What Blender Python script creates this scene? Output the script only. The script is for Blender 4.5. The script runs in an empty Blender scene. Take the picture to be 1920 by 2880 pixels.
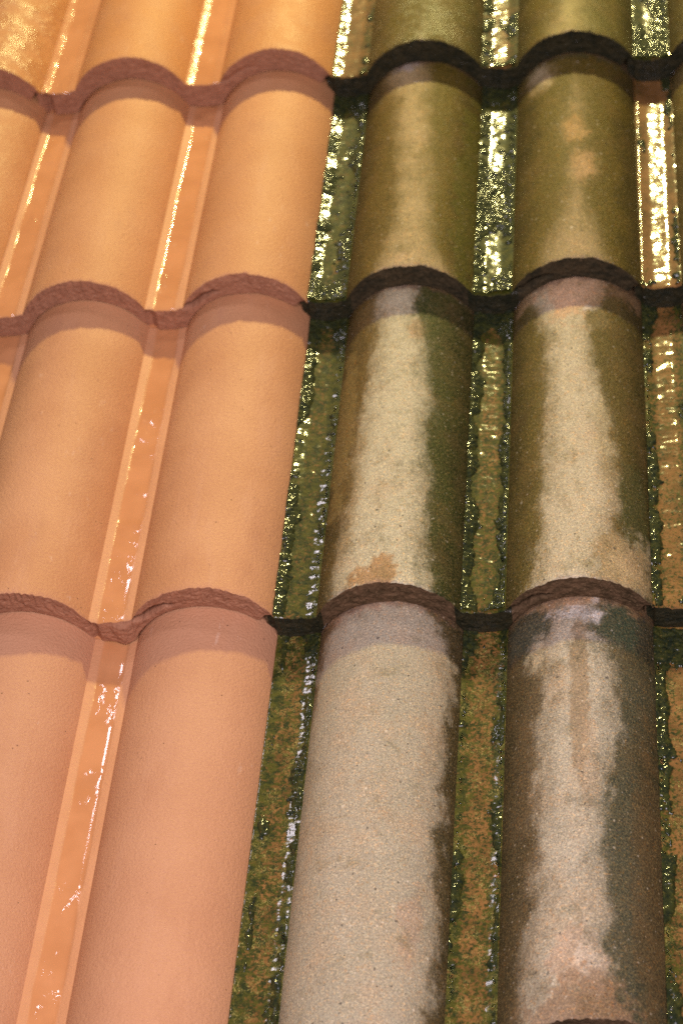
import bpy, math, random
import numpy as np
from mathutils import Matrix, Vector

# ------------------------------------------------------------------ camera, light, exposure
SC = bpy.context.scene
COL = SC.collection
P = 0.15                                   # one barrel-to-barrel pitch in metres
SLOPE = math.radians(24)
ROOF = Matrix.Translation((0, 0, 2.2)) @ Matrix.Rotation(SLOPE, 4, 'X')   # the roof plane: u across, v up the slope, w outwards


def roof_point(u, v, w):
    return ROOF @ Vector((u * P, v * P, w * P))


cam_data = bpy.data.cameras.new('camera')
cam = bpy.data.objects.new('camera', cam_data)
COL.objects.link(cam)
SC.camera = cam
rx, ry, rz = 0.7433733, 0.1181226, 0.0650809
cam.matrix_world = ROOF @ Matrix.Translation((3.336986 * P, -12.328333 * P, 9.135623 * P)) @ (
    Matrix.Rotation(rz, 4, 'Z') @ Matrix.Rotation(ry, 4, 'Y') @ Matrix.Rotation(rx, 4, 'X'))
cam_data.sensor_fit = 'HORIZONTAL'
cam_data.sensor_width = 24.0
cam_data.lens = 6385.25 / 1920 * 24.0
cam_data.clip_start = 0.05
cam_data.clip_end = 200
cam_data.dof.use_dof = True
cam_data.dof.focus_distance = (Vector((3.34, -12.33, 9.14)) - Vector((2.2, -5.6, 0.1))).length * P
cam_data.dof.aperture_fstop = 7.5

world = bpy.data.worlds.new('World')
SC.world = world
world.use_nodes = True
bg = world.node_tree.nodes['Background']
bg.inputs['Color'].default_value = (0.95, 0.86, 1.0, 1)
bg.inputs['Strength'].default_value = 0.07


def aim(o, loc, target):
    d = (target - loc).normalized()
    o.matrix_world = Matrix.Translation(loc) @ d.to_track_quat('-Z', 'Y').to_matrix().to_4x4()


key = bpy.data.lights.new('warm_spotlight', 'SPOT')       # warm hall spotlight up the slope
key.energy = 312
key.color = (1.0, 0.875, 0.34)
key.shadow_soft_size = 0.075
key.spot_size = math.radians(39)
key.spot_blend = 1.0
ko = bpy.data.objects.new('warm_spotlight', key)
COL.objects.link(ko)
aim(ko, roof_point(2.7, 13.0, 8.2), roof_point(2.0, 0.5, 0))

fill = bpy.data.lights.new('hall_light', 'AREA')          # pale hall lighting behind the viewer
fill.shape = 'RECTANGLE'
fill.size = 1.3
fill.size_y = 0.7
fill.energy = 46
fill.color = (1.0, 0.89, 1.02)
fo = bpy.data.objects.new('hall_light', fill)
COL.objects.link(fo)
aim(fo, roof_point(3.5, -12.0, 11.0), roof_point(2.0, -5.0, 0))

over = bpy.data.lights.new('ceiling_lamp', 'AREA')        # small white lamp overhead
over.shape = 'DISK'
over.size = 0.30
over.energy = 6.0
over.color = (0.98, 0.88, 1.0)
oo = bpy.data.objects.new('ceiling_lamp', over)
COL.objects.link(oo)
aim(oo, roof_point(-5.2, 4.5, 9.0), roof_point(1.5, -5.5, 0))

SC.view_settings.view_transform = 'Standard'
SC.view_settings.look = 'None'
SC.view_settings.exposure = 0.0
SC.view_settings.gamma = 1.0
SC.view_settings.use_curve_mapping = False
SC.render.engine = 'CYCLES'
SC.cycles.use_denoising = False
SC.cycles.max_bounces = 6
SC.cycles.sample_clamp_indirect = 4.0

# ------------------------------------------------------------------ numpy noise


def _hash(ix, iy, seed):
    h = (ix.astype(np.int64) * 374761393 + iy.astype(np.int64) * 668265263 + int(seed) * 974634777) & 0xFFFFFFFF
    h = ((h ^ (h >> 13)) * 1274126177) & 0xFFFFFFFF
    h = h ^ (h >> 16)
    return (h & 0xFFFFFF) / float(0xFFFFFF)


def vnoise(x, y, seed=0):
    x = np.asarray(x, float)
    y = np.asarray(y, float)
    ix = np.floor(x)
    iy = np.floor(y)
    fx = x - ix
    fy = y - iy
    fx = fx * fx * (3 - 2 * fx)
    fy = fy * fy * (3 - 2 * fy)
    a = _hash(ix, iy, seed)
    b = _hash(ix + 1, iy, seed)
    c = _hash(ix, iy + 1, seed)
    d = _hash(ix + 1, iy + 1, seed)
    return (a * (1 - fx) + b * fx) * (1 - fy) + (c * (1 - fx) + d * fx) * fy


def fbm(x, y, seed=0, octaves=4):
    s = 0
    amp = 0.5
    tot = 0
    for o in range(octaves):
        s = s + amp * vnoise(x * 2 ** o + 17.3 * o, y * 2 ** o - 9.1 * o, seed + o * 31)
        tot += amp
        amp *= 0.55
    return s / tot * 2 - 1                 # about -1 .. 1


def worley(x, y, seed=0):
    ix = np.floor(x)
    iy = np.floor(y)
    best = np.full(np.shape(x), 9.0)
    for dx in (-1, 0, 1):
        for dy in (-1, 0, 1):
            cx = ix + dx
            cy = iy + dy
            px = cx + _hash(cx, cy, seed)
            py = cy + _hash(cx, cy, seed + 77)
            best = np.minimum(best, (x - px) ** 2 + (y - py) ** 2)
    return np.sqrt(best)


def sstep(a, b, x):
    t = np.clip((x - a) / (b - a), 0, 1)
    return t * t * (3 - 2 * t)

# ------------------------------------------------------------------ shader helpers


class NT:
    def __init__(self, name):
        self.m = bpy.data.materials.new(name)
        self.m.use_nodes = True
        self.t = self.m.node_tree
        self.t.nodes.clear()
        self.out = self.t.nodes.new('ShaderNodeOutputMaterial')
        self.b = self.t.nodes.new('ShaderNodeBsdfPrincipled')
        self.t.links.new(self.b.outputs[0], self.out.inputs[0])
        tc = self.t.nodes.new('ShaderNodeTexCoord')
        oi = self.t.nodes.new('ShaderNodeObjectInfo')
        mul = self.n('ShaderNodeMath', operation='MULTIPLY')
        self.l(oi.outputs['Random'], mul.inputs[0])
        mul.inputs[1].default_value = 37.0
        add = self.n('ShaderNodeVectorMath', operation='ADD')
        self.l(tc.outputs['Object'], add.inputs[0])
        self.l(mul.outputs[0], add.inputs[1])
        self.co = add.outputs[0]

    def n(self, kind, **kw):
        nd = self.t.nodes.new(kind)
        for k, v in kw.items():
            setattr(nd, k, v)
        return nd

    def l(self, a, b):
        self.t.links.new(a, b)

    def put(self, sock, v):
        if isinstance(v, bpy.types.NodeSocket):
            self.l(v, sock)
        elif isinstance(v, (tuple, list)):
            sock.default_value = tuple(v) + ((1.0,) if len(v) == 3 and len(sock.default_value) == 4 else ())
        else:
            sock.default_value = v

    def scaled(self, s):
        vm = self.n('ShaderNodeVectorMath', operation='MULTIPLY')
        self.l(self.co, vm.inputs[0])
        vm.inputs[1].default_value = s
        return vm.outputs[0]

    def noise(self, scale, detail=2.0, rough=0.5, stretch=None, dist=0.0):
        nd = self.n('ShaderNodeTexNoise')
        self.l(self.scaled(stretch) if stretch else self.co, nd.inputs['Vector'])
        nd.inputs['Scale'].default_value = scale
        nd.inputs['Detail'].default_value = detail
        nd.inputs['Roughness'].default_value = rough
        nd.inputs['Distortion'].default_value = dist
        return nd.outputs['Fac']

    def voro(self, scale, feature='F1', out='Distance'):
        nd = self.n('ShaderNodeTexVoronoi', feature=feature)
        self.l(self.co, nd.inputs['Vector'])
        nd.inputs['Scale'].default_value = scale
        return nd.outputs[out]

    def math(self, op, a, b=0.0, c=0.0):
        nd = self.n('ShaderNodeMath', operation=op)
        self.put(nd.inputs[0], a)
        self.put(nd.inputs[1], b)
        self.put(nd.inputs[2], c)
        return nd.outputs[0]

    def remap(self, v, a, b, c=0.0, d=1.0, smooth=True):
        nd = self.n('ShaderNodeMapRange', interpolation_type='SMOOTHSTEP' if smooth else 'LINEAR')
        self.put(nd.inputs[0], v)
        for i, k in enumerate((a, b, c, d)):
            self.put(nd.inputs[i + 1], k)
        return nd.outputs[0]

    def mix(self, f, a, b, blend='MIX'):
        nd = self.n('ShaderNodeMix', data_type='RGBA', blend_type=blend)
        self.put(nd.inputs[0], f)
        self.put(nd.inputs[6], a)
        self.put(nd.inputs[7], b)
        return nd.outputs[2]

    def lerp(self, f, a, b):
        nd = self.n('ShaderNodeMix', data_type='FLOAT')
        self.put(nd.inputs[0], f)
        self.put(nd.inputs[2], a)
        self.put(nd.inputs[3], b)
        return nd.outputs[0]

    def attr(self, name, out='Fac'):
        nd = self.n('ShaderNodeAttribute', attribute_name=name)
        return nd.outputs[out]

    def bump(self, h, dist, strength=1.0, normal=None):
        nd = self.n('ShaderNodeBump')
        nd.inputs['Strength'].default_value = strength
        nd.inputs['Distance'].default_value = dist
        self.put(nd.inputs['Height'], h)
        if normal:
            self.l(normal, nd.inputs['Normal'])
        return nd.outputs[0]

    def set(self, **kw):
        for k, v in kw.items():
            self.put(self.b.inputs[k.replace('_', ' ')], v)
        return self.m


CLEAN_A = (0.640, 0.318, 0.152)
CLEAN_B = (0.550, 0.252, 0.112)


def mat_clean_barrel():
    t = NT('clean terracotta concrete')
    low = t.noise(9, 3, 0.6)
    c = t.mix(t.remap(low, 0.3, 0.7), CLEAN_B, CLEAN_A)
    streak = t.noise(26, 4, 0.6, stretch=(2.0, 0.35, 1.0))
    c = t.mix(t.remap(streak, 0.52, 0.75, 0, 0.35), c, (0.66, 0.35, 0.20))
    c = t.mix(t.math('MULTIPLY', t.attr('damp_glow'), t.remap(t.noise(30, 3), 0.3, 0.6, 0.6, 1.0)), c, (0.60, 0.255, 0.080))  # upper courses deeper golden: damp tone with the lamp's warm glow painted in
    c = t.mix(t.attr('pink_light'), c, (0.55, 0.280, 0.172))  # bottom course tinted pinker, the fill light put into the colour
    grain = t.noise(900, 2, 0.6)
    c = t.mix(t.remap(grain, 0.25, 0.75, 0.0, 0.35), c, (0.42, 0.18, 0.09))
    stainy = t.noise(17, 5, 0.7, stretch=(1.3, 0.6, 1.0))
    c = t.mix(t.remap(stainy, 0.52, 0.72, 0, 0.38), c, (0.46, 0.205, 0.105))
    pit = t.voro(120)
    keep = t.noise(60, 1)
    pits = t.math('MULTIPLY', t.remap(pit, 0.05, 0.10, 1, 0), t.remap(keep, 0.56, 0.62))
    c = t.mix(t.math('MULTIPLY', pits, 0.7), c, (0.13, 0.06, 0.035))
    scuff = t.math('MULTIPLY', t.remap(t.noise(75, 4, 0.7, stretch=(1.6, 0.5, 1.0)), 0.64, 0.70),
                   t.remap(t.noise(14, 2), 0.5, 0.62))
    c = t.mix(t.math('MULTIPLY', scuff, 0.35), c, (0.75, 0.50, 0.36))
    h1 = t.noise(430, 3, 0.6, dist=0.3)
    h2 = t.noise(1100, 2, 0.5)
    wet = t.attr('wet')
    wetn = t.math('MULTIPLY', wet, t.remap(t.noise(45, 3, 0.6), 0.38, 0.6))
    n = t.bump(t.math('ADD', h1, t.math('MULTIPLY', h2, 0.12)), 0.0010, 0.85)
    n = t.bump(pits, -0.001, 0.6, n)
    n = t.bump(t.math('MULTIPLY', t.noise(150, 1, 0.4), wetn), 0.0016, 1.0, n)
    c = t.mix(t.math('MULTIPLY', wetn, 0.5), c, (0.52, 0.22, 0.07))
    return t.set(Base_Color=c, Roughness=t.lerp(wetn, 0.55, 0.22), Normal=n, Specular_IOR_Level=t.lerp(wetn, 0.22, 0.6))


def mat_clean_channel():
    t = NT('clean terracotta channel, wet along the middle')
    low = t.noise(12, 3, 0.6)
    dry = t.mix(t.remap(low, 0.3, 0.7), (0.54, 0.250, 0.115), (0.60, 0.290, 0.140))
    off = t.attr('off')                      # distance from the channel's centre line, in pitches
    wob = t.noise(22, 3, 0.55, stretch=(1, 0.6, 1))
    edge = t.math('ADD', off, t.math('MULTIPLY', t.math('SUBTRACT', wob, 0.5), 0.03))
    allwet = t.attr('wet')
    w = t.math('MAXIMUM', t.remap(edge, 0.062, 0.080, 1, 0), allwet)
    wetc = t.mix(t.remap(t.noise(30, 3), 0.3, 0.7), (0.52, 0.222, 0.088), (0.59, 0.262, 0.110))
    lime = t.math('MULTIPLY', t.remap(t.noise(70, 4, 0.7, stretch=(1.2, 0.5, 1)), 0.60, 0.72), t.remap(t.noise(16, 2), 0.46, 0.6))
    wetc = t.mix(t.math('MULTIPLY', lime, 0.35), wetc, (0.75, 0.48, 0.32))
    c = t.mix(w, dry, wetc)
    grain = t.noise(430, 3, 0.6)
    fine = t.noise(1100, 2)
    b = t.n('ShaderNodeBump')                # dry grain fades under the film
    t.put(b.inputs['Strength'], t.lerp(w, 0.55, 0.05))
    b.inputs['Distance'].default_value = 0.0012
    t.put(b.inputs['Height'], t.math('ADD', grain, t.math('MULTIPLY', fine, 0.35)))
    rip = t.math('MULTIPLY', t.noise(120, 2, 0.5, stretch=(1.0, 0.6, 1.0), dist=0.8), w)
    patch = t.remap(t.noise(20, 2), 0.45, 0.60)
    n = t.bump(t.math('MULTIPLY', rip, patch), 0.0012, 1.0, b.outputs[0])
    n = t.bump(w, -0.0005, 1.0, n)            # the film's rounded edge
    return t.set(Base_Color=c, Roughness=t.lerp(w, 0.55, 0.08), Normal=n, Specular_IOR_Level=t.lerp(w, 0.25, 0.5))


def mat_front(name, a, b, c3, rough, wet):
    t = NT(name)
    lay = t.noise(150, 5, 0.7, stretch=(0.8, 1, 1.2))
    c = t.mix(t.remap(lay, 0.32, 0.68), a, b)
    sp = t.noise(420, 3, 0.7)
    c = t.mix(t.remap(sp, 0.56, 0.74, 0, 0.8), c, c3)
    n = t.bump(t.math('ADD', t.noise(260, 4, 0.7), t.math('MULTIPLY', t.noise(800, 2), 0.4)), 0.0016, 0.7)
    if wet:
        t.set(Coat_Weight=0.4, Coat_Roughness=0.08)
        t.put(t.b.inputs['Coat Normal'], t.bump(t.noise(520, 2, 0.6), 0.0008, 1.0))
    return t.set(Base_Color=c, Roughness=rough, Normal=n, Specular_IOR_Level=0.15)


def mat_dirty_barrel():
    t = NT('weathered concrete with algae stains')
    stain = t.attr('stain', 'Color')
    palec = t.attr('bare', 'Color')
    sd = t.attr('edge')
    fine = t.noise(820, 2, 0.75)
    mid = t.noise(85, 4, 0.7, stretch=(1.0, 0.6, 1.0))
    lowf = t.noise(24, 3, 0.6, stretch=(1.0, 0.5, 1.0))
    v = t.math('ADD', sd, t.math('MULTIPLY', t.math('SUBTRACT', fine, 0.5), 0.075))
    v = t.math('ADD', v, t.math('MULTIPLY', t.math('SUBTRACT', mid, 0.5), 0.16))
    v = t.math('ADD', v, t.math('MULTIPLY', t.math('SUBTRACT', lowf, 0.5), 0.20))
    soft = t.attr('soft')
    crisp = t.remap(v, t.math('MULTIPLY', soft, -1.0), soft)
    wide = t.math('ADD', sd, t.math('MULTIPLY', t.math('SUBTRACT', t.noise(520, 3, 0.8), 0.5), 0.26))
    wide = t.math('ADD', wide, t.math('MULTIPLY', t.math('SUBTRACT', t.noise(55, 4, 0.7, stretch=(1.0, 0.5, 1.0)), 0.5), 0.26))
    wide = t.remap(wide, -0.05, 0.15)
    f = t.lerp(t.attr('crisp'), wide, crisp)
    film = t.noise(38, 6, 0.78, stretch=(1.0, 0.6, 1.0))
    f = t.math('MULTIPLY', f, t.remap(film, 0.48, 0.72, 1.0, t.remap(t.attr('crisp'), 0.4, 0.7, 0.40, 0.85)))
    # blotchy growth
    gr = t.noise(640, 2, 0.7)
    st = t.mix(t.remap(gr, 0.38, 0.68, 0.0, 0.65), stain, t.mix(0.45, stain, (0.30, 0.21, 0.085)))
    st = t.mix(t.remap(t.noise(300, 3, 0.7), 0.50, 0.68, 0, 0.45), st, t.mix(0.6, stain, (0.01, 0.014, 0.006)))
    blot = t.noise(34, 4, 0.6)
    st = t.mix(t.remap(blot, 0.42, 0.7, 0, 0.4), st, t.mix(0.55, stain, (0.20, 0.12, 0.05)))
    pc = t.mix(t.remap(t.noise(420, 3, 0.75), 0.38, 0.66, 0, 0.55), palec, t.mix(0.5, palec, (0.36, 0.24, 0.15)))
    pc = t.mix(t.remap(t.noise(28, 4, 0.65), 0.45, 0.7, 0, 0.35), pc, (0.46, 0.30, 0.17))
    pc = t.mix(t.remap(t.noise(45, 4, 0.7), 0.54, 0.72, 0, 0.45), pc, t.mix(0.5, stain, (0.26, 0.22, 0.11)))
    c = t.mix(f, st, pc)
    # sand grains: pale, rusty and dark, of mixed sizes
    grit = t.noise(760, 2, 0.75)
    c = t.mix(t.remap(grit, 0.53, 0.66, 0, t.lerp(f, 0.75, 0.55)), c, t.mix(1.0, c, (2.1, 1.95, 1.7), 'MULTIPLY'))
    c = t.mix(t.remap(grit, 0.47, 0.35, 0, t.lerp(f, 0.70, 0.55)), c, t.mix(1.0, c, (0.42, 0.42, 0.42), 'MULTIPLY'))
    warm = t.noise(430, 2, 0.7)
    c = t.mix(t.remap(warm, 0.56, 0.66, 0, t.lerp(f, 0.75, 0.5)), c, t.mix(1.0, c, (1.45, 1.05, 0.70), 'MULTIPLY'))
    core = 0.0
    for sc_, thr, amount in ((330, 0.965, 0.75), (600, 0.93, 0.55), (240, 0.985, 0.7)):
        vo = t.n('ShaderNodeTexVoronoi', feature='F1')
        t.l(t.co, vo.inputs['Vector'])
        vo.inputs['Scale'].default_value = sc_
        sep = t.n('ShaderNodeSeparateColor')
        t.l(vo.outputs['Color'], sep.inputs[0])
        size = t.remap(sep.outputs[2], 0, 1, 0.16, 0.42, smooth=False)
        cr = t.remap(t.math('ADD', vo.outputs['Distance'], t.math('MULTIPLY', t.math('SUBTRACT', grit, 0.5), 0.5)), size, t.math('MULTIPLY', size, 0.6), 0, 1)
        dk = t.math('MULTIPLY', cr, t.math('GREATER_THAN', sep.outputs[0], thr))
        lt = t.math('MULTIPLY', cr, t.math('GREATER_THAN', sep.outputs[1], thr))
        c = t.mix(t.math('MULTIPLY', dk, amount), c, (0.055, 0.047, 0.04))
        c = t.mix(t.math('MULTIPLY', lt, t.lerp(f, 0.35, amount)), c, (0.68, 0.56, 0.40))
    wet = t.attr('wet')
    wetn = t.math('MULTIPLY', wet, t.remap(t.noise(60, 3, 0.6), 0.35, 0.6))
    n = t.bump(t.noise(560, 3, 0.7), 0.0011, 0.9)
    return t.set(Base_Color=c, Roughness=t.lerp(wetn, t.lerp(f, 0.52, 0.66), 0.2), Normal=n, Specular_IOR_Level=t.lerp(wetn, t.lerp(f, 0.13, 0.2), 0.6))


def mat_dirty_channel():
    t = NT('wet channel with thin green film')
    g = t.attr('green')
    base = t.mix(t.remap(t.noise(40, 4, 0.65), 0.3, 0.7), (0.115, 0.054, 0.012), (0.25, 0.115, 0.032))
    n1 = t.noise(80, 5, 0.75, stretch=(1.2, 0.7, 1))
    n2 = t.noise(330, 3, 0.75)
    v = t.math('ADD', g, t.math('MULTIPLY', t.math('SUBTRACT', n1, 0.5), 0.9))
    v = t.math('ADD', v, t.math('MULTIPLY', t.math('SUBTRACT', n2, 0.5), 2.0))
    f = t.remap(v, 0.30, 0.62)
    green = t.mix(t.remap(t.noise(150, 3, 0.7), 0.35, 0.65), (0.012, 0.021, 0.003), (0.068, 0.064, 0.006))
    c = t.mix(f, base, green)
    sp = t.noise(700, 2, 0.7)
    c = t.mix(t.remap(sp, 0.60, 0.75, 0, 0.6), c, (0.26, 0.16, 0.05))
    c = t.mix(t.remap(t.noise(480, 2, 0.7), 0.60, 0.74, 0, 0.8), c, (0.020, 0.022, 0.010))
    hair = t.noise(210, 1, 0.5, stretch=(1.0, 0.8, 1.0), dist=2.2)
    hair = t.remap(t.math('ABSOLUTE', t.math('SUBTRACT', hair, 0.5)), 0.010, 0.024, 1, 0)
    hair = t.math('MULTIPLY', hair, t.math('MULTIPLY', t.remap(t.noise(70, 2), 0.46, 0.60), t.attr('hair')))
    c = t.mix(t.math('MULTIPLY', hair, 0.8), c, (0.36, 0.30, 0.085))
    n = t.bump(t.noise(430, 3, 0.7), 0.0008, 0.8)
    rip = t.bump(t.math('MULTIPLY', t.attr('ripple'), t.math('ADD', t.noise(95, 1, 0.4, stretch=(0.75, 1.15, 1)), t.math('MULTIPLY', t.noise(330, 1), 0.12))), 0.0011, 1.0)
    t.put(t.b.inputs['Coat Normal'], rip)
    return t.set(Base_Color=c, Roughness=0.6, Normal=n, Specular_IOR_Level=0.15, Coat_Weight=t.attr('gloss'), Coat_Roughness=0.12)


def mat_moss():
    t = NT('dark wet moss')
    c = t.mix(t.remap(t.noise(170, 3, 0.7), 0.35, 0.68), (0.008, 0.014, 0.004), (0.038, 0.042, 0.006))
    c = t.mix(t.remap(t.noise(500, 3, 0.7), 0.58, 0.72, 0, 0.8), c, (0.16, 0.11, 0.022))
    n = t.bump(t.noise(600, 3, 0.7), 0.0008, 0.8)
    t.put(t.b.inputs['Coat Normal'], t.bump(t.noise(300, 1, 0.4), 0.0003, 1.0))
    return t.set(Base_Color=c, Roughness=0.7, Normal=n, Specular_IOR_Level=0.15, Coat_Weight=0.65, Coat_Roughness=0.12)


def mat_water():
    t = NT('clear water beads')
    return t.set(Base_Color=(0.95, 0.97, 1.0), Roughness=0.02, Transmission_Weight=1.0, IOR=1.33)


def mat_deck():
    t = NT('dark roofing felt')
    c = t.mix(t.noise(40, 4), (0.03, 0.028, 0.026), (0.06, 0.055, 0.05))
    return t.set(Base_Color=c, Roughness=0.9, Normal=t.bump(t.noise(500, 2), 0.001, 0.5))


M_CB = mat_clean_barrel()
M_CC = mat_clean_channel()
M_CF = mat_front('rough reddish brown concrete end', (0.29, 0.128, 0.070), (0.39, 0.178, 0.098), (0.52, 0.28, 0.17), 0.85, False)  # body colour darkened, the shade on the end is part of it
M_DB = mat_dirty_barrel()
M_DC = mat_dirty_channel()
M_DF = mat_front('dark moist mossy concrete end', (0.055, 0.034, 0.015), (0.135, 0.078, 0.040), (0.23, 0.145, 0.075), 0.85, False)
M_DFW = mat_front('dark wet mossy concrete end', (0.010, 0.012, 0.006), (0.034, 0.028, 0.012), (0.07, 0.05, 0.02), 0.6, True)
M_DFD = mat_front('dark olive mossy concrete end', (0.018, 0.016, 0.008), (0.060, 0.042, 0.020), (0.12, 0.08, 0.04), 0.8, False)
M_MOSS = mat_moss()
M_WATER = mat_water()
M_DECK = mat_deck()

# ------------------------------------------------------------------ mesh helpers


def grid_mesh(name, X, Y, Z, mat, parent, attrs=None, colors=None, keep=None, flip=False, smooth=True):
    """one mesh from a grid of points (pitch units), X/Y/Z arrays of shape (nx, ny)"""
    nx, ny = X.shape
    co = np.stack([X, Y, Z], -1).reshape(-1, 3) * P
    idx = np.arange(nx * ny).reshape(nx, ny)
    q = np.stack([idx[:-1, :-1], idx[1:, :-1], idx[1:, 1:], idx[:-1, 1:]], -1)
    if flip:
        q = q[..., ::-1]
    if keep is not None:
        kq = keep[:-1, :-1] | keep[1:, :-1] | keep[1:, 1:] | keep[:-1, 1:]
        q = q[kq]
        used = np.unique(q)
        rm = np.full(nx * ny, -1)
        rm[used] = np.arange(len(used))
        q = rm[q]
        co = co[used]
    else:
        q = q.reshape(-1, 4)
        used = None
    me = bpy.data.meshes.new(name)
    me.vertices.add(len(co))
    me.vertices.foreach_set('co', co.ravel().astype(np.float32))
    me.loops.add(q.size)
    me.loops.foreach_set('vertex_index', q.ravel().astype(np.int32))
    me.polygons.add(len(q))
    me.polygons.foreach_set('loop_start', np.arange(0, q.size, 4, dtype=np.int32))
    me.polygons.foreach_set('use_smooth', np.full(len(q), smooth))
    me.update(calc_edges=True)
    for k, v in (attrs or {}).items():
        v = np.broadcast_to(np.asarray(v, float), X.shape).ravel()
        if used is not None:
            v = v[used]
        a = me.attributes.new(k, 'FLOAT', 'POINT')
        a.data.foreach_set('value', v.astype(np.float32))
    for k, v in (colors or {}).items():
        v = np.concatenate([v.reshape(-1, 3), np.ones((nx * ny, 1))], 1)
        if used is not None:
            v = v[used]
        a = me.attributes.new(k, 'FLOAT_COLOR', 'POINT')
        a.data.foreach_set('color', v.ravel().astype(np.float32))
    me.materials.append(mat)
    o = bpy.data.objects.new(name, me)
    COL.objects.link(o)
    o.parent = parent
    return o


# ------------------------------------------------------------------ the tile's shape (pitch units)
AW = 0.382                     # half width of a barrel
BH = 0.238                     # barrel height over the channel
RR = (AW * AW + BH * BH) / (2 * BH)
TH = 0.176                     # depth of the front end
END = 1.388                    # right edge of the tile
LEFT = -0.66                   # hidden flange under the left neighbour


def barrel_h(d):
    d = np.clip(np.abs(d), 0, AW)
    return BH - RR + np.sqrt(RR * RR - d * d)


def channel_h(d):
    s = np.abs(d) / 0.118
    return -0.014 * (1 - sstep(0.35, 1.05, s))


def top_h(x):
    x = np.asarray(x, float)
    z = np.where(x < -AW, channel_h(np.maximum(x + 0.5, -0.118)), 0)
    z = np.where(np.abs(x) <= AW, barrel_h(x), z)
    z = np.where((x > AW) & (x < 1 - AW), channel_h(x - 0.5), z)
    z = np.where(x >= 1 - AW, barrel_h(x - 1), z)
    z = np.where(x < -0.6121, -0.012, z)
    return z


def under_h(x, th=TH):
    z = top_h(x) - th
    m = sstep(1.285, 1.345, x)
    return z * (1 - m) - 0.002 * m


EDGE_TILT = {1343: 0.06}      # the big bare tile's front end is cut slightly askew


def edge_y(x, seed):
    """ragged front line"""
    return EDGE_TILT.get(seed, 0.0) * (x - 1.0) + 0.014 * fbm(x * 9, x * 0 + 0.3, seed, 4) + 0.010 * fbm(x * 60, x * 0 + 4.3, seed + 5, 2)


def spaced_y(L, fine=0.02):
    ys = [0, 0.004, 0.009, 0.016, 0.026, 0.04, 0.058]
    while ys[-1] < L:
        ys.append(ys[-1] + fine)
    return np.array(ys)


def surface(xs, ys, seed, chip):
    X, Y = np.meshgrid(xs, ys, indexing='ij')
    Z = top_h(X)
    inside = np.maximum(Y, 0)
    Z = Z + 0.0016 * fbm(X * 6, Y * 4, seed + 3, 3) * np.minimum(1, inside / 0.05)
    # worn arris at the front end
    wear = 0.005 * (1 + 0.8 * fbm(X * 22, X * 0, seed + 9, 3)) * chip
    Z = Z - wear * np.exp(-inside / 0.011)
    Yd = Y + edge_y(X, seed) * np.exp(-inside / 0.03) + 0.035 * (X < -0.6121) * np.exp(-inside / 0.1)
    return X, Yd, Z


def build_front(parent, seed, mats, chip, crack, notch, th):
    xs = np.unique(np.concatenate([np.arange(LEFT, END, 0.0046), [END, -AW, AW, 1 - AW]]))
    nk = 34
    k = np.linspace(0, 1, nk)
    X, K = np.meshgrid(xs, k, indexing='ij')
    wear = 0.005 * (1 + 0.8 * fbm(X * 22, X * 0, seed + 9, 3)) * chip
    top = top_h(X) - wear
    bot = under_h(X, th) + 0.001 + 0.009 * fbm(X * 14, X * 0 + 2.2, seed + 21, 4) * np.where(X > 1.33, 0.1, 1)
    bot = np.minimum(bot, top - 0.001)
    Z = top * (1 - K) + bot * K
    ey = edge_y(X, seed)
    depth = np.abs(top - bot)
    arc = Z - top_h(X)
    rough = 0.007 * fbm(X * 55, arc * 55, seed + 41, 3)
    body = np.sin(np.pi * np.clip(K, 0, 1)) ** 0.5
    Y = ey * (1 - K) + 0.012 * K + body * (rough - 0.002) * np.minimum(1, depth / 0.05)
    if crack > 0:
        # a crack that starts at the left foot of the right barrel and runs up under it
        d = X - (1 - AW)
        zc = 0.005 + np.interp(d, [0, 0.06, 0.13, 0.20, 0.30], [0.0, 0.005, 0.060, 0.095, 0.105]) + 0.006 * fbm(X * 25, X * 0, seed + 50, 3)
        win = sstep(-0.02, 0.0, d) * (1 - sstep(0.20, 0.26, d))
        g = np.exp(-((Z - zc) / (0.008 + 0.010 * np.exp(-((d - 0.11) / 0.08) ** 2))) ** 2) * win * crack
        Y = Y + 0.085 * g
    Y = Y + 0.035 * (X < -0.6121)
    if notch:
        for (nx_, nw, nd) in notch:
            g = np.exp(-((X - nx_) / nw) ** 2)
            Y = Y + nd * g * sstep(0.0, 0.2, K)
    o = grid_mesh('front_edge', X, Y, Z, mats[0], parent, flip=True)
    if len(mats) > 1:
        o.data.materials.append(mats[1])
        n = len(k) - 1
        mid = (xs[:-1] + xs[1:]) / 2
        ch = ((np.abs(mid - 0.5) < 0.15) | (np.abs(mid + 0.5) < 0.15)).astype(np.int32)
        o.data.polygons.foreach_set('material_index', np.repeat(ch, n))
    return o


def add_under(o, x0, x1, L, th):
    """closes the piece from below, in the same mesh"""
    me = o.data
    xs = np.linspace(x0, x1, 14)
    base = len(me.vertices)
    z = under_h(xs, th)
    import bmesh
    bm = bmesh.new()
    bm.from_mesh(me)
    a = [bm.verts.new((x * P, 0.02 * P, zz * P)) for x, zz in zip(xs, z)]
    b = [bm.verts.new((x * P, L * P, zz * P)) for x, zz in zip(xs, z)]
    for i in range(len(xs) - 1):
        bm.faces.new((a[i], b[i], b[i + 1], a[i + 1]))
    bm.to_mesh(me)
    bm.free()


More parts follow.
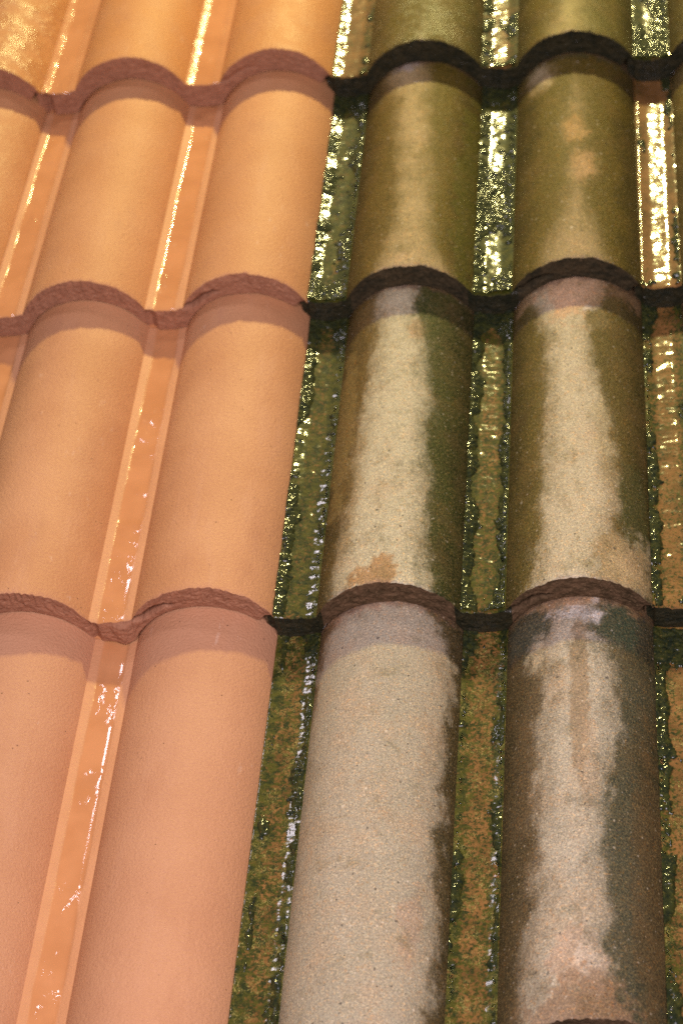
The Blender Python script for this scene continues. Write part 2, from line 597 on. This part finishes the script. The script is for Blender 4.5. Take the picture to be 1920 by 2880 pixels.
# ------------------------------------------------------------------ stains
PALE = (0.52, 0.44, 0.29)
GREY = (0.375, 0.325, 0.228)
OLIVE = (0.094, 0.068, 0.006)
BROWN = (0.105, 0.066, 0.026)
DKGREEN = (0.030, 0.042, 0.010)
UMBER = (0.085, 0.062, 0.036)
SLATE = (0.055, 0.056, 0.036)
RUST = (0.42, 0.20, 0.08)
PINK = (0.56, 0.33, 0.20)
WHITE = (0.66, 0.60, 0.52)


def stain_maps(X, Y, L, seed, spec):
    """colour of the growth with its flank shade, colour of the bare concrete and the signed distance to the bare band's edge"""
    t = Y / L
    lo = np.interp(t, spec['t'], spec['lo'])
    hi = np.interp(t, spec['t'], spec['hi'])
    wob = 0.035 * fbm(X * 3.5, Y * 5, seed + 1, 4)
    sd = np.minimum(X - lo, hi - X) + wob
    g = np.ones(X.shape + (1,))
    left = np.array(spec['left'])
    right = np.array(spec['right'])
    f = sstep(-0.15, 0.15, X + 0.12 * fbm(X * 4, Y * 3, seed + 2, 3))[..., None]
    stain = left * (1 - f) + right * f
    ed = sstep(0.22, 0.37, np.abs(X) + 0.10 * fbm(X * 5, Y * 4, seed + 12, 4))[..., None] * spec.get('rim', 0.85)  # darker green growth towards the flanks, with their shade painted in
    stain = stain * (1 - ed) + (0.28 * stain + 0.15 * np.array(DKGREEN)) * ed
    bare = np.array(spec.get('bare', PALE)) * g
    for (bx, by, rx_, ry_, colr, s, which) in spec.get('blobs', ()):
        d = np.sqrt(((X - bx) / rx_) ** 2 + ((t - by) * L / ry_) ** 2) + 0.55 * fbm(X * 11, Y * 10, seed + 7, 5) + 0.35 * fbm(X * 45, Y * 40, seed + 8, 2)
        m = (sstep(1.15, 0.75, d) * s)[..., None]
        if which in ('b', 'both'):
            bare = bare * (1 - m) + np.array(colr) * m
        if which in ('s', 'both'):
            stain = stain * (1 - m) + np.array(colr) * m
        if which == 'bare':                  # growth worn off here
            sd = np.maximum(sd, (1.0 - d) * 0.12)
            bare = bare * (1 - m) + np.array(colr) * m
        if which == 'grow':                  # growth over the bare band
            sd = np.minimum(sd, (d - 0.95) * 0.12)
            stain = stain * (1 - m) + np.array(colr) * m
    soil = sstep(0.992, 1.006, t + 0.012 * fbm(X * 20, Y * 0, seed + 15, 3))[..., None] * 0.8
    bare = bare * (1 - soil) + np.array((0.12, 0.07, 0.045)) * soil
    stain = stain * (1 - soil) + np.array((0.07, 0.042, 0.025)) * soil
    return stain, bare, sd


# bare band limits along the barrel: t = 0 at the front end, 1 at the edge of the tile above
NONE = dict(t=[0, 1], lo=[0.05, 0.05], hi=[-0.05, -0.05], soft=0.09)
STAINS = {
    ('A', 3): dict(NONE, left=OLIVE, right=(0.09, 0.07, 0.010), bare=PALE, wet=0.55),
    ('A', 4): dict(t=[0, 0.2, 0.5, 1], lo=[-0.16, -0.1, -0.02, 0], hi=[0.08, 0.05, -0.05, -0.1], left=OLIVE, right=(0.10, 0.085, 0.014),
                   bare=(0.34, 0.27, 0.10), soft=0.10, wet=0.1),
    ('B', 3): dict(t=[0, 0.10, 0.3, 0.55, 0.8, 1.0], lo=[-0.20, -0.13, -0.08, -0.11, -0.16, -0.28], hi=[0.26, 0.16, 0.11, 0.09, 0.06, 0.03],
                   left=(0.104, 0.068, 0.010), right=OLIVE, bare=(0.37, 0.27, 0.125), soft=0.06, wet=0,
                   blobs=[(0.34, 0.4, 0.09, 1.2, (0.075, 0.075, 0.008), 0.8, 's'), (-0.1, 1.03, 0.14, 0.12, (0.42, 0.36, 0.30), 0.9, 'bare'),
                          (0.19, 0.16, 0.06, 0.16, (0.33, 0.27, 0.15), 0.8, 'b')]),
    ('B', 4): dict(t=[0, 0.10, 0.25, 0.45, 0.7, 1.0], lo=[-0.20, -0.15, -0.06, -0.01, -0.03, 0.05], hi=[0.20, 0.14, 0.07, 0.05, 0.04, -0.05],
                   left=(0.100, 0.072, 0.009), right=(0.084, 0.060, 0.006), bare=(0.30, 0.22, 0.10), soft=0.075, wet=0,
                   blobs=[(0.0, 0.62, 0.09, 0.18, (0.46, 0.26, 0.09), 0.8, 'bare'), (0.05, 0.43, 0.08, 0.2, (0.47, 0.27, 0.12), 0.7, 'bare'),
                          (-0.22, 0.93, 0.09, 0.14, (0.42, 0.34, 0.20), 0.7, 'bare'), (0.0, 1.05, 0.4, 0.16, (0.045, 0.05, 0.018), 0.8, 's')]),
    ('C', 3): dict(t=[0, 0.06, 0.3, 0.6, 0.85, 1.0], lo=[-0.28, -0.29, -0.25, -0.20, -0.16, -0.18], hi=[0.24, 0.22, 0.20, 0.17, 0.10, 0.10],
                   left=(0.115, 0.074, 0.020), right=(0.030, 0.040, 0.008), bare=(0.49, 0.43, 0.28), soft=0.028, wet=0,
                   blobs=[(-0.06, 0.025, 0.15, 0.12, (0.36, 0.21, 0.09), 0.95, 'b'), (0.12, 0.92, 0.07, 0.12, DKGREEN, 0.9, 'grow'),
                          (-0.25, 0.30, 0.08, 0.5, (0.34, 0.23, 0.10), 0.5, 'b'), (0.2, 1.04, 0.16, 0.10, (0.04, 0.05, 0.03), 0.9, 'grow'),
                          (-0.22, 1.04, 0.12, 0.10, (0.06, 0.055, 0.035), 0.9, 'grow'), (0.09, 0.84, 0.06, 0.1, (0.55, 0.36, 0.20), 0.7, 'b'),
                          (-0.08, 1.03, 0.15, 0.07, (0.44, 0.38, 0.33), 0.8, 'bare'), (-0.32, 0.55, 0.07, 0.7, (0.20, 0.14, 0.045), 0.7, 's')]),
    ('C', 4): dict(t=[0, 0.08, 0.3, 0.5, 0.7, 0.86, 1.0], lo=[-0.24, -0.22, -0.19, -0.165, -0.165, -0.2, -0.30], hi=[0.13, 0.17, 0.22, 0.19, 0.10, 0.09, 0.18],
                   left=(0.102, 0.076, 0.016), right=(0.086, 0.064, 0.016), bare=(0.49, 0.415, 0.27), soft=0.03, wet=0,
                   blobs=[(-0.02, 0.98, 0.22, 0.30, (0.55, 0.32, 0.17), 0.75, 'b'), (0.13, 0.86, 0.07, 0.10, (0.16, 0.12, 0.05), 0.8, 'grow'),
                          (0.24, 0.06, 0.14, 0.22, (0.40, 0.28, 0.13), 0.8, 'bare'), (0.20, 0.45, 0.10, 0.45, (0.47, 0.38, 0.20), 0.5, 'b'),
                          (-0.27, 1.05, 0.15, 0.22, (0.26, 0.16, 0.08), 0.8, 's'), (0.28, 1.04, 0.15, 0.22, (0.20, 0.12, 0.06), 0.8, 's'),
                          (0.29, 0.25, 0.08, 0.4, (0.045, 0.055, 0.018), 0.7, 's'), (0.08, 0.89, 0.05, 0.025, WHITE, 0.7, 'b')]),
    ('D', 3): dict(t=[0, 0.3, 0.7, 0.88, 0.97, 1.05], lo=[-0.42, -0.42, -0.42, -0.40, -0.30, -0.22], hi=[0.325, 0.325, 0.33, 0.32, 0.24, 0.10],
                   left=(0.20, 0.115, 0.060), right=(0.080, 0.058, 0.026), bare=GREY, crisp=0.7, soft=0.03, wet=0,
                   blobs=[(0.0, 1.05, 0.5, 0.16, (0.30, 0.17, 0.11), 0.7, 'both'), (0.22, 0.22, 0.06, 0.20, (0.42, 0.27, 0.18), 0.5, 'b'),
                          (-0.1, 0.5, 0.16, 0.8, (0.44, 0.37, 0.265), 0.5, 'b')]),
    ('D', 4): dict(t=[0, 0.1, 0.2, 0.35, 0.55, 0.68, 0.8, 0.92, 1.0], lo=[-0.26, -0.25, -0.22, -0.20, -0.215, -0.21, -0.19, -0.17, -0.13],
                   hi=[-0.04, 0.0, 0.13, 0.11, 0.13, 0.20, 0.17, 0.12, 0.10],
                   left=(0.090, 0.063, 0.034), right=SLATE, bare=(0.43, 0.375, 0.275), soft=0.028, wet=0,
                   blobs=[(0.0, 0.125, 0.12, 0.19, (0.47, 0.34, 0.235), 0.9, 'bare'), (0.05, 0.13, 0.06, 0.13, (0.54, 0.44, 0.33), 0.8, 'b'), (0.0, 0.76, 0.05, 0.55, (0.27, 0.19, 0.11), 0.85, 'b'),
                          (0.05, 0.55, 0.05, 0.3, (0.42, 0.30, 0.19), 0.5, 'b'), (0.02, 0.0, 0.26, 0.22, (0.23, 0.14, 0.08), 0.8, 'both'),
                          (-0.27, 0.95, 0.11, 0.19, (0.050, 0.055, 0.038), 0.9, 'grow'), (0.18, 0.95, 0.11, 0.19, (0.045, 0.065, 0.036), 0.95, 'grow'),
                          (0.0, 1.05, 0.42, 0.17, (0.27, 0.155, 0.075), 0.8, 'both'), (-0.02, 1.02, 0.20, 0.14, (0.40, 0.24, 0.13), 0.9, 'bare'), (-0.10, 1.035, 0.07, 0.07, WHITE, 0.9, 'bare'),
                          (0.045, 1.05, 0.028, 0.06, WHITE, 0.9, 'bare'), (0.085, 1.005, 0.028, 0.06, WHITE, 0.9, 'bare'), (-0.02, 0.965, 0.14, 0.05, WHITE, 0.8, 'bare'),
                          (0.08, 0.955, 0.06, 0.06, WHITE, 0.8, 'bare'), (-0.21, 0.86, 0.06, 0.12, (0.34, 0.28, 0.17), 0.6, 'bare'), (0.33, 0.3, 0.09, 1.0, (0.10, 0.062, 0.028), 0.5, 's')]),
    ('A', 5): dict(NONE, left=OLIVE, right=OLIVE, bare=PALE, wet=0.2),
    ('B', 5): dict(NONE, left=(0.15, 0.112, 0.026), right=OLIVE, bare=PALE, wet=0),
    ('C', 5): dict(NONE, left=BROWN, right=BROWN, bare=PALE, wet=0),
    ('D', 5): dict(NONE, left=BROWN, right=UMBER, bare=PALE, wet=0),
}
PLAIN = dict(NONE, left=BROWN, right=OLIVE, bare=PALE, wet=0)

# channels: green film amount, moss crust at left / middle / right edge, gloss
CHANNELS = {
    ('A', 2): dict(ripple=1.7, green=0.25, moss=(0.1, -0.5, 0.0), gloss=1.0),
    ('B', 2): dict(ripple=2.0, green=0.70, moss=(0.95, 0.05, 0.45), gloss=1.0),
    ('C', 2): dict(ripple=1.6, green=0.68, moss=(1.0, -0.25, 0.25), gloss=0.9),
    ('D', 2): dict(trim=1.0, green=0.55, moss=(0.65, -0.30, 0.30), gloss=0.6),
    ('A', 3): dict(green=0.35, moss=(0.3, 0.05, 0.5), gloss=1.0),
    ('B', 3): dict(green=0.75, moss=(0.75, 0.40, 0.75), gloss=0.9),
    ('C', 3): dict(green=0.55, moss=(1.0, -0.25, 1.0), gloss=0.4),
    ('D', 3): dict(green=0.46, moss=(0.30, -0.40, 0.40), gloss=0.5),
    ('A', 4): dict(green=0.65, moss=(0.65, 0.20, 0.5), gloss=1.0),
    ('B', 4): dict(green=0.05, moss=(0.40, -0.7, 0.25), gloss=1.0),
    ('C', 4): dict(green=0.34, moss=(0.80, -0.40, 0.0), gloss=0.5),
    ('D', 4): dict(green=0.35, moss=(0.85, -0.10, 0.2), gloss=0.8),
}
WATER_BEADS = {('B', 2): (1,), ('C', 2): (1,), ('D', 2): (1,), ('D', 3): (-1, 1), ('C', 4): (-1,), ('D', 4): (-1,), ('C', 3): (1,)}


def build_moss(parent, xc, L, seed, spec, head):
    w = 0.117
    xs = np.arange(-w, w + 0.001, 0.0056)
    ys = np.arange(0.004, head, 0.0056)
    D, Y = np.meshgrid(xs, ys, indexing='ij')
    ml, mc, mr = spec['moss']
    s = D / w
    amt = mc + (ml - mc) * sstep(-0.15, -0.95, s) + (mr - mc) * sstep(0.15, 0.95, s)
    t = Y / L
    amt = amt + 0.95 * fbm(D * 7 + xc, Y * 4.0, seed, 4) + 0.45 * fbm(D * 24, Y * 20, seed + 4, 3) - 0.32
    amt = amt + 0.55 * sstep(0.90, 1.0, t) * (0.5 + ml) + 0.30 * sstep(0.10, 0.0, t)
    lump = 1 - np.minimum(1, worley(D / 0.026, Y / 0.026, seed + 8)) ** 2
    lump2 = 1 - np.minimum(1, worley(D / 0.010, Y / 0.010, seed + 18)) ** 2
    amt = amt - (spec.get('trim', 0.5) * sstep(-0.55, -0.90, s) if xc < 0 else 0)      # nothing grows over the neighbour's edge
    body = np.clip(amt, 0, 1)
    H = np.where(amt > 0, 0.006 * body + (0.015 * lump + 0.006 * lump2) * np.minimum(1, 0.35 + body), -0.004)
    Z = channel_h(D) + H
    fy = Y + edge_y(D + xc, seed) * np.exp(-Y / 0.03)
    o = grid_mesh('moss', D + xc, fy, Z, M_MOSS, parent, keep=amt > 0)
    o['kind'] = 'stuff'
    return o


def build_beads(parent, xc, L, seed, sides):
    """rounded beads of standing water along the channel's edge"""
    import bmesh
    rng = random.Random(seed)
    bm = bmesh.new()
    for sd in sides:
        y = 0.04
        while y < L * 0.96:
            ln = rng.choice([0.006, 0.009, 0.014, 0.024])
            r = rng.uniform(0.006, 0.011)
            if rng.random() < 0.88:
                x = xc + sd * (0.100 + rng.uniform(-0.006, 0.004))
                z = float(channel_h(np.array(x - xc))) + 0.001
                m = Matrix.Translation((x * P, (y + ln) * P, z * P)) @ Matrix.Rotation(rng.uniform(-0.25, 0.25), 4, 'Z') @ Matrix.Diagonal((r * P, ln * P, r * 0.8 * P, 1))
                bmesh.ops.create_icosphere(bm, subdivisions=2, radius=1.0, matrix=m)
            y += ln * 2 + rng.choice([0.004, 0.012, 0.03, 0.07])
    me = bpy.data.meshes.new('water_beads')
    bm.to_mesh(me)
    bm.free()
    for p_ in me.polygons:
        p_.use_smooth = True
    me.materials.append(M_WATER)
    o = bpy.data.objects.new('water_beads', me)
    COL.objects.link(o)
    o.parent = parent
    o['kind'] = 'stuff'
    return o


# ------------------------------------------------------------------ one tile
ROW_V = {'A': 0.0, 'B': -2.2236, 'C': -4.6924, 'D': -7.236}
GAUGE = {'A': 2.28, 'B': 2.2236, 'C': 2.4688, 'D': 2.5436}     # visible length of each row's tiles
LAP = 0.34
SLIP = {('D', 1): -0.07, ('D', 3): -0.05, ('D', 2): -0.006}
STEP = {'A': 0.182, 'B': 0.182, 'C': 0.166, 'D': 0.164}      # how far each tile's head lies below the course above
LIP = {'A': 0.176, 'B': 0.160, 'C': 0.158, 'D': 0.160}


def build_tile(row, col, clean, label, group):
    L = GAUGE[row]
    full = L + LAP
    seed = 1000 + 97 * 'ABCD'.index(row) + 13 * (col + 2)
    t = bpy.data.objects.new('roof_tile', None)
    COL.objects.link(t)
    t.empty_display_size = 0.05
    u0 = 2.0 * (col - 1)                 # left barrel's centre line
    rng = random.Random(seed)
    tilt = math.atan2(STEP[row], L)
    t.matrix_world = ROOF @ Matrix.Translation((u0 * P, (ROW_V[row] + rng.uniform(-0.006, 0.006) + SLIP.get((row, col), 0.0)) * P, 0)) @ Matrix.Rotation(-tilt, 4, 'X') @ Matrix.Rotation(rng.uniform(-0.003, 0.003), 4, 'Z')
    t['label'] = label
    t['category'] = 'roof tile'
    t['kind'] = 'thing'
    t['group'] = group
    chip = 1.0 if clean else 1.35
    ys = spaced_y(full, 0.017 if not clean else 0.024)
    # barrels
    for i, xc in enumerate((0.0, 1.0)):
        r = 2 * (col - 1) + 1 + i        # barrel number across the roof
        xs = xc + np.sin(np.linspace(-1, 1, 132) * 1.2) / math.sin(1.2) * AW
        X, Y, Z = surface(xs, ys, seed, chip)
        X0, Y0 = np.meshgrid(xs, ys, indexing='ij')
        if i == 1:                       # the side lock's thin lip comes down on the next tile
            X = np.concatenate([X, X[-1:]], 0)
            Y = np.concatenate([Y, Y[-1:]], 0)
            Z = np.concatenate([Z, np.full_like(Z[-1:], -0.004)], 0)
            X0 = np.concatenate([X0, X0[-1:]], 0)
            Y0 = np.concatenate([Y0, Y0[-1:]], 0)
        if clean:
            wet = {('A', 0): 0.9, ('A', 2): 0.18, ('B', 0): 0.3}.get((row, r), 0.0)
            o = grid_mesh('barrel', X, Y, Z, M_CB, t, attrs=dict(wet=wet, damp_glow={'A': 0.85, 'B': 0.3}.get(row, 0.0), pink_light=0.45 if row == 'D' else 0.0))
        else:
            spec = STAINS.get((row, r), PLAIN)
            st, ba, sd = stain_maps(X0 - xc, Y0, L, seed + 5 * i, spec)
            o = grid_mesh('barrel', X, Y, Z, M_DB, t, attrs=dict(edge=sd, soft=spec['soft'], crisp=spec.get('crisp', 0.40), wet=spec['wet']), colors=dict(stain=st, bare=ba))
        add_under(o, xs[0], min(xs[-1], 1.32), full, LIP[row])
    # channels
    for i, xc in enumerate((-0.5, 0.5)):
        x0, x1 = (LEFT, -AW) if i == 0 else (AW, 1 - AW)
        xs = np.linspace(x0, x1, 40 if i == 0 else 30)
        if i == 0:
            xs = np.unique(np.concatenate([np.linspace(LEFT, -0.612, 4), np.linspace(-0.612, -AW, 30)]))
        X, Y, Z = surface(xs, ys, seed, chip)
        r = 2 * (col - 1) + i
        if clean:
            o = grid_mesh('channel', X, Y, Z, M_CC, t, attrs=dict(off=np.abs(X - xc), wet=0.75 if row == 'A' else 0.0))
            o['label'] = 'wet orange channel between the barrels'
        else:
            k = ('ABCD'.index(row), 2 * (col - 1) + i)
            spec = CHANNELS.get((row, 2 * (col - 1) + i), dict(green=0.5, moss=(0.4, 0, 0.4), gloss=0.8))
            g = spec['green'] + 0.25 * sstep(0.03, 0.10, np.abs(X - xc))
            o = grid_mesh('channel', X, Y, Z, M_DC, t, attrs=dict(green=g, gloss=spec['gloss'], ripple=spec.get('ripple', 1.0), hair=1.0 if row in 'D' else (0.3 if row == 'C' else 0.0)))
            if (row, 2 * (col - 1) + i) in CHANNELS:
                build_moss(o, xc, L, seed + 300 + i, spec, L + 0.04)
            if (row, 2 * (col - 1) + i) in WATER_BEADS:
                build_beads(o, xc, L, seed + 400 + i, WATER_BEADS[(row, 2 * (col - 1) + i)])
        add_under(o, xs[0], xs[-1], full, LIP[row])
    # the broken front end
    crack = {('A', 1): 0.25, ('B', 1): 0.7, ('C', 1): 1.0, ('B', 2): 0.75, ('C', 2): 0.9}.get((row, col), 0.0)
    notch = {('B', 1): [(0.40, 0.03, 0.04)], ('C', 1): [(0.56, 0.05, -0.03), (0.40, 0.02, 0.03)], ('A', 1): [(-0.58, 0.02, 0.05)]}.get((row, col), None)
    if clean:
        mats = [M_CF]
    elif row == 'A':
        mats = [M_DFW, M_DFW]
    elif row == 'B':
        mats = [M_DFD, M_DFW]
    else:
        mats = [M_DF, M_DFW]
    build_front(t, seed, mats, chip, crack, notch, LIP[row])
    return t


# ------------------------------------------------------------------ setting: the battened deck the tiles lie on
def build_deck():
    import bmesh
    bm = bmesh.new()

    def box(x0, x1, y0, y1, z0, z1):
        m = Matrix.Translation(((x0 + x1) / 2 * P, (y0 + y1) / 2 * P, (z0 + z1) / 2 * P)) @ Matrix.Diagonal(((x1 - x0) * P, (y1 - y0) * P, (z1 - z0) * P, 1))
        bmesh.ops.create_cube(bm, size=1.0, matrix=m)
    box(-3.4, 5.6, -8.2, 3.2, -0.75, -0.62)
    for row, v in ROW_V.items():
        y = v + GAUGE[row] + LAP - 0.2
        box(-3.4, 5.6, y - 0.12, y + 0.12, -0.618, -STEP[row] * (1 + LAP / GAUGE[row]) - TH - 0.02)
    y = ROW_V['D'] + 0.15
    box(-3.4, 5.6, y - 0.1, y + 0.1, -0.618, -TH - 0.03)
    me = bpy.data.meshes.new('roof_deck')
    bm.to_mesh(me)
    bm.free()
    me.materials.append(M_DECK)
    o = bpy.data.objects.new('roof_deck', me)
    COL.objects.link(o)
    o.matrix_world = ROOF
    o['kind'] = 'structure'


build_deck()

G_CLEAN = 'clean terracotta tiles on the left of the roof'
G_DIRTY = 'mossy weathered tiles on the right of the roof'
TILES = [
    ('A', 0, True, 'glossy wet orange tile in the upper left corner with a sparkling barrel'),
    ('A', 1, True, 'clean orange tile in the top course bordering the mossy tiles'),
    ('B', 0, True, 'clean orange tile cut by the left edge, only its barrel showing below the corner tile'),
    ('B', 1, True, 'clean orange tile with two whole barrels and a bright line of water in its channel'),
    ('C', 1, True, 'clean orange tile with a deep crack in its front end beside the mossy tiles'),
    ('D', 1, True, 'clean salmon tile filling the bottom left, front end out of view'),
    ('A', 2, False, 'olive wet mossy tile in the top course with glittering golden channels'),
    ('B', 2, False, 'olive brown mossy tile with narrow faint pale streaks and dark sparkling channel'),
    ('C', 2, False, 'mossy tile with broad cream bands on both barrels and dark green edges'),
    ('D', 2, False, 'largest mossy tile at the bottom, one barrel nearly all bare grey beige'),
    ('A', 3, False, 'mossy tile cut off in the upper right corner with dark glittering channel'),
    ('B', 3, False, 'mossy tile at right edge with golden wet channel and thick white glare'),
    ('C', 3, False, 'mossy tile at right edge with rusty orange speckled channel'),
    ('D', 3, False, 'mossy tile in the lower right corner with green edged orange channel'),
]
for row, col, clean, label in TILES:
    build_tile(row, col, clean, label, G_CLEAN if clean else G_DIRTY)
